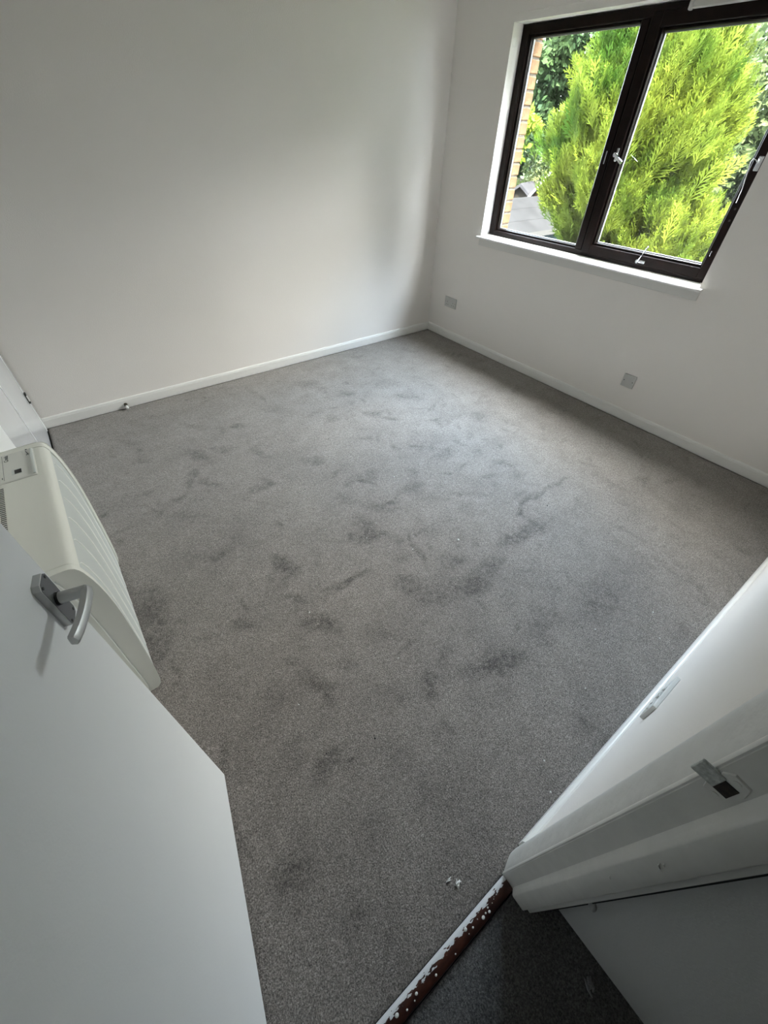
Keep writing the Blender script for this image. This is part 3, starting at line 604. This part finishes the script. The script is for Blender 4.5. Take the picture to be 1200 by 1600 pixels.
# ============================================================= SOCKETS, DOORSTOP
def socket(loc, w, face, label, group=None, pins=True, h=.086, dep=0.0):
    """face: 'x' = on the window wall looking to -x, 'y' = on the door wall looking to +y; local: a along the wall, b out of it"""
    e = empty('wall_socket' if pins else 'blank_plate', loc, label, 'socket' if pins else 'wall plate')
    def q(bm):
        for v in bm.verts:
            a, b, z = v.co; b = b + dep if b > .004 else b
            v.co = Vector((-b, -a, z)) if face == 'x' else Vector((-a, b, z))
        return bm
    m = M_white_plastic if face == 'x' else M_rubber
    obj('faceplate', q(bx(-w / 2, w / 2, 0, .009, -h / 2, h / 2, bev=.0025, seg=2)), m, e)
    if pins:
        for s in ((-1, 1) if w > .1 else (0,)):
            cx = s * .036
            obj('socket_panel', q(bx(cx - .024, cx + .024, .0085, .0100, -.033, .012, bev=.0005)), m, e)
            bm = bmesh.new()
            box(bm, cx - .002, cx + .002, .0098, .0104, -.0035, .005); box(bm, cx - .0145, cx - .008, .0098, .0104, -.022, -.0180); box(bm, cx + .008, cx + .0145, .0098, .0104, -.022, -.0180)
            obj('pin_holes', q(bm), M_dark, e)
            obj('rocker', q(bx(s * .018 - .006, s * .018 + .006, .0088, .0125, .017, .033, bev=.001)), m, e)
        sc = (-.0302, .0302) if w > .1 else (-.0302, .0302)
        sc = (-.0602, .0602)
    else: sc = (-.0302, .0302)
    for a in sc:
        bm = bmesh.new(); cyl(bm, (a, .0088, .0), (0, 1, 0), .0034, .0008, 12); obj('screw', q(bm), M_screw, e)
socket((WX, -.270, .312), .146, 'x', 'white double socket low on the window wall, nearest the corner')
socket((WX, -2.060, .258), .086, 'x', 'white blank square plate below the window, close to the skirting', pins=False)
socket((-1.957, FY, .275), .146, 'y', 'white double socket on the wall right of the doorway, seen from above', dep=.003)
ds = empty('door_stop_peg', (-2.832, 0, .022), 'small dark door stop with white tip on the far skirting', 'door stop')
bm = bmesh.new(); tube(bm, [(0, 0, 0), (0, -.004, 0), (0, -.006, 0), (0, -.024, -.003)], [.012, .012, .0105, .0100], 12); obj('stem', bm, mat('bronze_stem', (.08, .07, .05), .35, metal=.8), ds, smooth=True)
bm = bmesh.new(); tube(bm, [(0, -.024, -.003), (0, -.042, -.010), (0, -.047, -.012)], [.0088, .0095, .006], 12); obj('rubber_tip', bm, M_rubber, ds, smooth=True)

# ============================================================= BITS ON THE CARPETS
rl = random.Random(11)
def fluff(name, x, y, r, label, cat, group=None, m=M_lint, wisps=6):
    bm = bmesh.new()
    for i in range(wisps):
        a = rl.uniform(0, 2 * PI); l = r * rl.uniform(.6, 1.5); cx, cy = rl.uniform(-r, r) * .5, rl.uniform(-r, r) * .5
        tube(bm, [(cx - math.cos(a) * l, cy - math.sin(a) * l, .001), (cx + rl.uniform(-.3, .3) * r, cy + rl.uniform(-.3, .3) * r, .004), (cx + math.cos(a) * l, cy + math.sin(a) * l, .0015)], [r * .12, r * .3, r * .1], 5)
    o = obj(name, bm, m, loc=(x, y, 0)); tag(o, label, cat, group)
fluff('fluff_tuft', -2.688, -3.228, .0075, 'larger tuft of white fluff on the carpet near the threshold bar', 'fluff')
fluff('fluff_tuft', -2.703, -3.208, .0055, 'smaller tuft of white fluff beside the larger one near the threshold bar', 'fluff', wisps=4)
fluff('fluff_tuft', -2.559, -3.553, .0130, 'grey tuft of fluff on the dark hall carpet', 'fluff', wisps=5, m=mat('grey_fluff', (.25, .25, .25), .9))
def speck(x, y, r, label, group=None, m=M_lint):
    bm = bmesh.new(); bmesh.ops.create_icosphere(bm, subdivisions=1, radius=r)
    for v in bm.verts: v.co = Vector((v.co.x * rl.uniform(.7, 1.2), v.co.y * rl.uniform(.7, 1.2), v.co.z * .7 + r * .4))
    o = obj('paint_crumb' if m is M_lint else 'grit_crumb', bm, m, loc=(x, y, 0)); tag(o, label, 'crumb', group)
speck(-1.794, -2.305, .0065, 'largest white paint crumb, in the middle of the carpet')
for x, y in ((-2.30, -1.86), (-2.16, -2.03), (-2.06, -1.97), (-2.815, -2.55), (-2.42, -2.62), (-1.75, -1.72), (-2.02, -2.22), (-1.68, -3.0), (-1.93, -3.12), (-2.25, -3.18), (-2.306, -3.247), (-2.72, -.10), (-2.60, -2.24), (-2.1, -1.35), (-1.40, -3.10), (-1.50, -3.18)):
    speck(x, y, rl.uniform(.0022, .0036), 'tiny white paint crumb lying on the grey carpet', 'tiny white crumbs scattered over the carpet')
for x, y in ((-1.864, -1.16), (-1.212, -2.403), (-2.23, -1.52), (-2.66, -2.80), (-2.815, -2.743), (-.80, -.9)):
    speck(x, y, rl.uniform(.003, .0045), 'tiny dark crumb lying on the grey carpet', 'tiny dark crumbs scattered over the carpet', M_grime)

# ============================================================= GARDEN
G = -2.75
def big_mesh(name, V, F, m, parent=None, loc=None):
    me = bpy.data.meshes.new(name); k = F.shape[1]
    me.vertices.add(len(V)); me.vertices.foreach_set('co', V.ravel().astype('f'))
    me.loops.add(F.size); me.loops.foreach_set('vertex_index', F.ravel().astype('i'))
    me.polygons.add(len(F)); me.polygons.foreach_set('loop_start', np.arange(0, F.size, k, dtype='i')); me.polygons.foreach_set('loop_total', np.full(len(F), k, 'i'))
    me.update(calc_edges=True); return link_mesh(name, me, m, parent)
def basis(D, roll):
    """D: n x 3 directions -> rotation matrices with columns side, D, normal"""
    up = np.tile(np.array([0, 0, 1.0]), (len(D), 1)); s = np.cross(D, up); s /= np.linalg.norm(s, axis=1)[:, None] + 1e-9
    n = np.cross(s, D); c, q = np.cos(roll)[:, None], np.sin(roll)[:, None]
    return np.stack([s * c + n * q, D, n * c - s * q], -1)
def scatter(T, TF, pos, Rm, sc):
    V = np.einsum('nij,vj->nvi', Rm, T) * sc[:, None, None] + pos[:, None, :]
    F = TF[None] + (np.arange(len(pos)) * len(T))[:, None, None]
    return V.reshape(-1, 3), F.reshape(-1, TF.shape[1])
def frond(seed):
    g = np.random.RandomState(seed); V = []; F = []
    def blade(a, b, w, sag=0.0):
        a = np.array(a); b = np.array(b); d = b - a; s = np.array([-d[1], d[0], 0]); s = s / (np.linalg.norm(s) + 1e-9) * w
        m = a + d * .45 + np.array([0, 0, sag]); n = len(V); V.extend([a, m + s, b, m - s]); F.append((n, n + 1, n + 2, n + 3))
    def curve(t): return np.array([.05 * math.sin(t * 2), t, .10 * t * t])
    N = 9
    for i in range(3): blade(curve(i / 3), curve((i + 1.3) / 3 if i < 2 else 1.0), .018)
    for i in range(N):
        t = .08 + .84 * i / N; p = curve(t)
        for s in (-1, 1):
            l = (.42 * (1 - t) + .10) * g.uniform(.75, 1.2); a = g.uniform(.45, .75)
            e = p + np.array([s * math.sin(a) * l, math.cos(a) * l, g.uniform(-.04, .08)])
            blade(p, e, .018)
            for q in (.35, .65):
                pp = p + (e - p) * q
                s2 = s if q < .5 else -s
                a2 = a * s + s2 * .55; l2 = l * .50 * (1.15 - q)
                blade(pp, pp + np.array([math.sin(a2) * l2, math.cos(a2) * l2, g.uniform(-.03, .05)]), .015)
    return np.array(V, float), np.array(F)
FR = [frond(i) for i in range(3)]
M_con = leaf_mat('yellow_green_conifer', (.011, .026, .003), (.068, .085, .010), 1.8, .40)
M_bark = mat('bark', (.10, .065, .04), .9, noise=(20, .3), bump=(30, .6, .01))
M_dleaf = leaf_mat('deep_green_leaves', (.007, .016, .008), (.024, .040, .014), 1.2, .3)
M_gleaf = leaf_mat('grey_green_leaves', (.014, .022, .010), (.045, .058, .022), 2.0, .3)
M_lleaf = leaf_mat('bright_green_leaves', (.03, .06, .005), (.075, .105, .010), 3.0, .45)
M_hedge = leaf_mat('hedge_leaves', (.015, .03, .010), (.055, .065, .025), 1.5, .3)
def trunk(parent, h, r, m=M_bark, lean=(0, 0)):
    bm = tube(bmesh.new(), [(0, 0, 0), (lean[0] * .4, lean[1] * .4, h * .45), (lean[0], lean[1], h)], [r, r * .75, r * .25], 9); return obj('trunk', bm, m, parent, smooth=True)
def conifer(x, y, h, prof, n, size, label, seed, m=M_con, group=None, squash=1.0):
    e = empty('conifer', (x, y, G), label, 'tree', group); g = np.random.RandomState(seed)
    trunk(e, h * .92, .13)
    zs = np.array([p[0] for p in prof]); rs = np.array([p[1] for p in prof]); area = np.interp(np.linspace(zs[0], zs[-1], 400), zs, rs); cdf = np.cumsum(area + .08); cdf /= cdf[-1]
    Vs, Fs, off = [], [], 0
    for k in range(3):
        nn = n // 3; z = np.interp(g.rand(nn), cdf, np.linspace(zs[0], zs[-1], 400)); a = g.uniform(0, 2 * PI, nn)
        # plumes: the crown is built of upswept branches, so the surface is lobed
        lob = 1 + .16 * np.sin(a * 5 + z * 4.1) + .12 * np.sin(a * 9 - z * 7.3 + 1) + .10 * np.sin(a * 3 + z * 11)
        rr = np.interp(z, zs, rs) * lob * np.clip(1 - np.abs(g.normal(0, .22, nn)), .25, 1.02)
        pos = np.stack([rr * np.cos(a), rr * np.sin(a) * squash, z], -1)
        elv = np.clip(np.interp(z, [zs[0], zs[-1]], [.15, 1.15]) + g.normal(0, .22, nn), -.4, 1.45); a2 = a + g.normal(0, .35, nn)
        D = np.stack([np.cos(elv) * np.cos(a2), np.cos(elv) * np.sin(a2), np.sin(elv)], -1)
        sc = size * g.uniform(.6, 1.25, nn); pos -= D * sc[:, None] * .55
        V, F = scatter(FR[k][0], FR[k][1], pos, basis(D, g.normal(0, .6, nn)), sc); Vs.append(V); Fs.append(F + off); off += len(V)
    o = big_mesh('foliage', np.concatenate(Vs), np.concatenate(Fs), m, e); o['kind'] = 'stuff'
    # branches inside
    bm = bmesh.new()
    for i in range(26):
        z = g.uniform(zs[0] + .3, zs[-1] * .9); a = g.uniform(0, 2 * PI); r = np.interp(z, zs, rs) * .75
        tube(bm, [(0, 0, z - .25), (r * .5 * math.cos(a), r * .5 * math.sin(a), z - .05), (r * math.cos(a), r * math.sin(a), z + .25)], [.03, .018, .006], 6)
    o2 = obj('branches', bm, M_bark, e); o2['kind'] = 'stuff'
    return e
LT = np.array([[0, 0, 0], [.32, .5, .06], [0, 1, 0], [-.32, .5, .06]], float); LF = np.array([[0, 1, 2, 3]])
def leafy(name, x, y, z0, blobs, n, size, label, cat, m, seed, trunk_h=None, group=None):
    """blobs: (dx, dy, dz, r) clumps of leaves"""
    e = empty(name, (x, y, z0), label, cat, group); g = np.random.RandomState(seed)
    if trunk_h: trunk(e, trunk_h, .16 if trunk_h > 3 else .03)
    sub = []
    for b in blobs:
        for _ in range(7):
            d = g.normal(0, 1, 3); d /= np.linalg.norm(d); sub.append((b[0] + d[0] * b[3] * .75, b[1] + d[1] * b[3] * .75, b[2] + d[2] * b[3] * .7, b[3] * g.uniform(.28, .5)))
    sub = np.array(sub); w = sub[:, 3] ** 2; w /= w.sum(); idx = g.choice(len(sub), n, p=w)
    d = g.normal(0, 1, (n, 3)); d /= np.linalg.norm(d, axis=1)[:, None]
    pos = sub[idx, :3] + d * sub[idx, 3][:, None] * (1 - np.abs(g.normal(0, .25, n)))[:, None]
    D = d + g.normal(0, .6, (n, 3)); D /= np.linalg.norm(D, axis=1)[:, None]
    V, F = scatter(LT, LF, pos, basis(D, g.uniform(0, 6.3, n)), size * g.uniform(.6, 1.3, n))
    o = big_mesh('foliage', V, F, m, e); o['kind'] = 'stuff'; return e
def pol(az, d): return (-2.94 + d * math.cos(R(az)), -3.17 + d * math.sin(R(az)))
# ground, rising gently at the back of the garden
bm = bmesh.new(); gx = [.30, 9, 15, 22, 60]; gz = [G, G, G + .5, G + 1.3, G + 3]
for i in range(4):
    v = [bm.verts.new(p) for p in ((gx[i], -30, gz[i]), (gx[i + 1], -30, gz[i + 1]), (gx[i + 1], 40, gz[i + 1]), (gx[i], 40, gz[i]))]; bm.faces.new(v)
o = obj('lawn', bm, mat('lawn_grass', (.010, .016, .005), .95, spec=.03, noise=(6, .4), bump=(80, .8, .02))); tag(o, 'green garden lawn outside below the window', 'lawn', kind='stuff')
conifer(2.66, -.08, 5.45, [(.3, .50), (1.5, .40), (2.6, .28), (3.2, .38), (3.7, .70), (4.3, .78), (4.7, .66), (5.0, .48), (5.25, .28), (5.45, .08)], 13000, .34, 'large bright yellow-green conifer filling the middle of the window', 1)
conifer(2.70, -.62, 4.05, [(.3, .55), (1.5, .66), (2.6, .74), (3.2, .70), (3.7, .48), (4.05, .10)], 5500, .32, 'lower yellow-green conifer on the right in front of the tall one', 5)
x, y = pol(40.5, 18.5)
leafy('broadleaf_tree', x, y, G + .9, [(0, 0, 4.3, 1.7), (-1.3, 1.5, 4.9, 1.3), (1.5, -1.5, 4.8, 1.8), (.2, .2, 5.6, 1.2), (1.8, -3.0, 5.3, 1.6), (-1.6, 2.6, 5.0, 1.1), (1.2, -1.8, 3.2, 1.5), (2.6, -4.6, 4.8, 1.8), (2.2, -3.4, 3.0, 1.5), (.7, -1.3, 5.4, 1.3), (1.3, -2.4, 5.7, 1.3)], 50000, .17, 'tall dark green broadleaf tree behind the conifer, on its left', 'tree', M_dleaf, 2, 5.0)
x, y = pol(21.5, 9.0)
leafy('broadleaf_tree', x, y, G, [(0, 0, 4.0, 1.1), (-.3, 1.0, 4.3, .8), (.5, -1.1, 4.0, 1.2), (0, .2, 4.5, .8), (.8, -.4, 3.0, 1.2), (.2, -2.4, 4.6, 1.5), (-.3, -4.0, 4.8, 1.6), (-.8, -5.6, 5.0, 1.7), (-1.4, -7.2, 5.0, 1.7), (-.3, -3.4, 3.0, 1.5), (-.8, -5.6, 3.0, 1.6)], 60000, .10, 'grey-green tree behind the conifer, on its right', 'tree', M_gleaf, 3, 4.6)  # clumps reaching far right are added out of view to screen sky light
leafy('broadleaf_tree', 4.6, -7.6, G, [(0, 0, 6.0, 2.2), (.4, 1.6, 6.6, 1.8), (-.4, -1.6, 6.4, 1.9), (0, 0, 8.0, 1.8), (0, .2, 9.3, 1.6), (.6, 1.4, 8.4, 1.4), (-.4, -1.6, 8.4, 1.5), (.4, 0, 4.0, 1.8)], 26000, .18, 'added tall dark broadleaf tree, unseen to the right of the window, blocking sky light', 'tree', M_dleaf, 9, 7.0)  # unseen tree, added to keep oblique sky light off the blank wall
x, y = pol(41.0, 8.2)
leafy('broadleaf_tree', x, y, G, [(0, 0, 4.15, .22), (.06, -.12, 3.90, .20), (-.1, .1, 3.55, .22), (0, .1, 3.2, .18), (.1, -.25, 4.3, .14)], 1500, .09, 'small bright green sapling beside the brick edge', 'tree', M_lleaf, 4, 3.9)
x, y = pol(39.6, 18.9)
leafy('shrub', x, y, G + .8, [(0, 0, 1.1, .9), (1.1, -.8, 1.4, .9), (-.9, .9, 1.1, .8), (2.1, -1.6, 1.5, .8), (.4, -.2, 2.1, .6)], 9000, .10, 'loose green shrubs in front of the garden fence', 'shrub', M_hedge, 6, 1.2)
x, y = pol(40.0, 16.6)
leafy('shrub', x, y, G + .5, [(0, 0, .95, .75), (1.0, -.8, 1.0, .7), (-1.0, .9, .9, .7)], 7000, .09, 'dark low shrubs behind the grey felt roof', 'shrub', M_dleaf, 7, 1.0)
for i, (az, d, s) in enumerate(((14, 24, 1.0), (24, 27, 1.15), (31, 30, 1.0), (47, 27, 1.1))):
    x, y = pol(az, d)
    leafy('distant_tree', x, y, G + 1.3, [(0, 0, 2.6 * s, 2.0 * s), (-1.8, 1.8, 2.0 * s, 1.6 * s), (1.8, -1.8, 2.2 * s, 1.7 * s), (0, 0, 1.4 * s, 1.6 * s)], 12000, .26, ['round distant tree at the right end of the skyline', 'widest distant tree behind the grey-green tree', 'tallest distant tree behind the conifer', 'distant tree behind the dark broadleaf tree'][i], 'tree', M_dleaf if i % 2 else M_hedge, 20 + i, 3.0, 'distant trees on the skyline')
# felt-roofed garage
gr = empty('garage', (6.9, 5.5, G), 'low blue-grey garage with a pale grey felt roof below the left pane', 'garage')
M_felt = mat('pale_roof_felt', (.0068, .0068, .0072), .9, spec=.03, noise=(2.2, .22, 8), bump=(120, .4, .004)); M_blue = mat('blue_grey_boards', (.008, .0125, .015), .7, spec=.03, noise=(6, .25))
def gp(name, bm, m, parent=gr, **k):
    bmesh.ops.translate(bm, verts=bm.verts[:], vec=(-6.9, -5.5, -G)); return obj(name, bm, m, parent, **k)
gp('wall', bx(4.0, 9.35, 5.00, 7.4, G, -.54), M_blue)
for i in range(24):
    gp('wall_board', bx(4.0 + i * .2229, 4.0 + i * .2229 + .214, 4.975, 5.00, G + .05, -.56, bev=.006), M_blue)
def slope(y0, z0, y1, z1, x0, x1, t): 
    bm = bmesh.new(); A = [(x0, y0, z0), (x1, y0, z0), (x1, y1, z1), (x0, y1, z1)]
    lo = [bm.verts.new(p) for p in A]; hi = [bm.verts.new((p[0], p[1], p[2] + t)) for p in A]
    for i in range(4): bm.faces.new((lo[i], lo[(i + 1) % 4], hi[(i + 1) % 4], hi[i]))
    bm.faces.new(lo); bm.faces.new(hi); return bm
zr = lambda y: -.50 + (y - 4.85) * .58
ys = [4.85, 5.20, 5.55, 5.85]
for i in range(3): gp('felt_sheet', slope(ys[i], zr(ys[i]) + .004 * i, ys[i + 1] + .03, zr(ys[i + 1] + .03) + .004 * i, 3.8, 9.55, .02), M_felt)
gp('felt_sheet', slope(5.84, zr(5.84), 6.9, zr(5.84) - .6, 3.8, 9.55, .02), M_felt)
gp('fascia', bx(3.8, 9.55, 4.84, 4.87, -.60, -.485), mat('weathered_fascia', (.02,.02,.02), .8, spec=.03))
# small shed with a wooden gable and a boarded side, grey roof
def shed(x, y, w, l, h, rise, rz, mw, mr, mt, label, zb):
    e = empty('shed', (x, y, zb), label, 'shed', rz=rz)
    pr = [(-w / 2, 0), (w / 2, 0), (w / 2, h), (0, h + rise), (-w / 2, h)]
    obj('walls', extrude_profile(bmesh.new(), pr, 'x', 0, l), mw, e)
    for k in range(int(h / .14)):
        obj('weatherboard', bx(-.014, 0, -w / 2, w / 2, k * .14, k * .14 + .132, bev=.003), mw, e)
    for s in (-1, 1):
        bm = bmesh.new(); A = [(-.12, 0, h + rise + .01), (l + .1, 0, h + rise + .01), (l + .1, s * (w / 2 + .12), h - .12 * rise / (w / 2)), (-.12, s * (w / 2 + .12), h - .12 * rise / (w / 2))]
        lo = [bm.verts.new(p) for p in A]; hi = [bm.verts.new((p[0], p[1], p[2] + .05)) for p in A]
        for i in range(4): bm.faces.new((lo[i], lo[(i + 1) % 4], hi[(i + 1) % 4], hi[i]))
        bm.faces.new(lo); bm.faces.new(hi); obj('roof_slope', bm, mr, e)
        bm = tube(bmesh.new(), [(-.13, 0, h + rise + .02), (-.13, s * (w / 2 + .12), h - .12 * rise / (w / 2))], .05, 4); obj('bargeboard', bm, mt, e)
M_wood = mat('brown_shed_boards', (.022, .013, .009), .8, spec=.03, noise=(8, .25)); M_slate = mat('grey_slate', (.014, .014, .016), .8, spec=.03, noise=(5, .2)); M_whitep = mat('white_bargeboard', (.10, .10, .10), .6, spec=.03)
x, y = pol(35.2, 16.2); shed(x, y, 1.7, 2.4, 2.15, .75, R(-10), M_wood, M_slate, M_whitep, 'brown timber shed with white bargeboard, half hidden by the conifer', G + .55)
x, y = pol(38.6, 17.6); shed(x, y, 1.2, 1.6, 1.75, .40, R(20), mat('dark_shed_boards', (.008, .007, .006), .8, spec=.03), M_slate, M_slate, 'small dark gabled shed just behind the pale felt roof', G + .75)
# board fence at the back
fe = empty('garden_fence', (*pol(41, 20), G + 1.1), 'weathered board fence along the back of the garden', 'fence'); rf = random.Random(2)
M_fence = mat('weathered_fence_wood', (.022, .020, .017), .85, spec=.03, noise=(6, .3))
me = None
for i in range(46):
    bm = bx(0, .022, 0, .15, 0, 1.75 + rf.uniform(-.02, .02), bev=.003); o = obj('board', bm, M_fence, fe, loc=(1.2 - i * .0, -3.6 + i * .16, 0))
for i in range(4): obj('post', bx(0, .09, 0, .09, 0, 1.9, bev=.005), M_fence, fe, loc=(1.11, -3.6 + i * 2.4, 0))
for z in (.4, 1.5): obj('rail', bx(1.16, 1.2, -3.6, 3.7, z, z + .07), M_fence, fe)
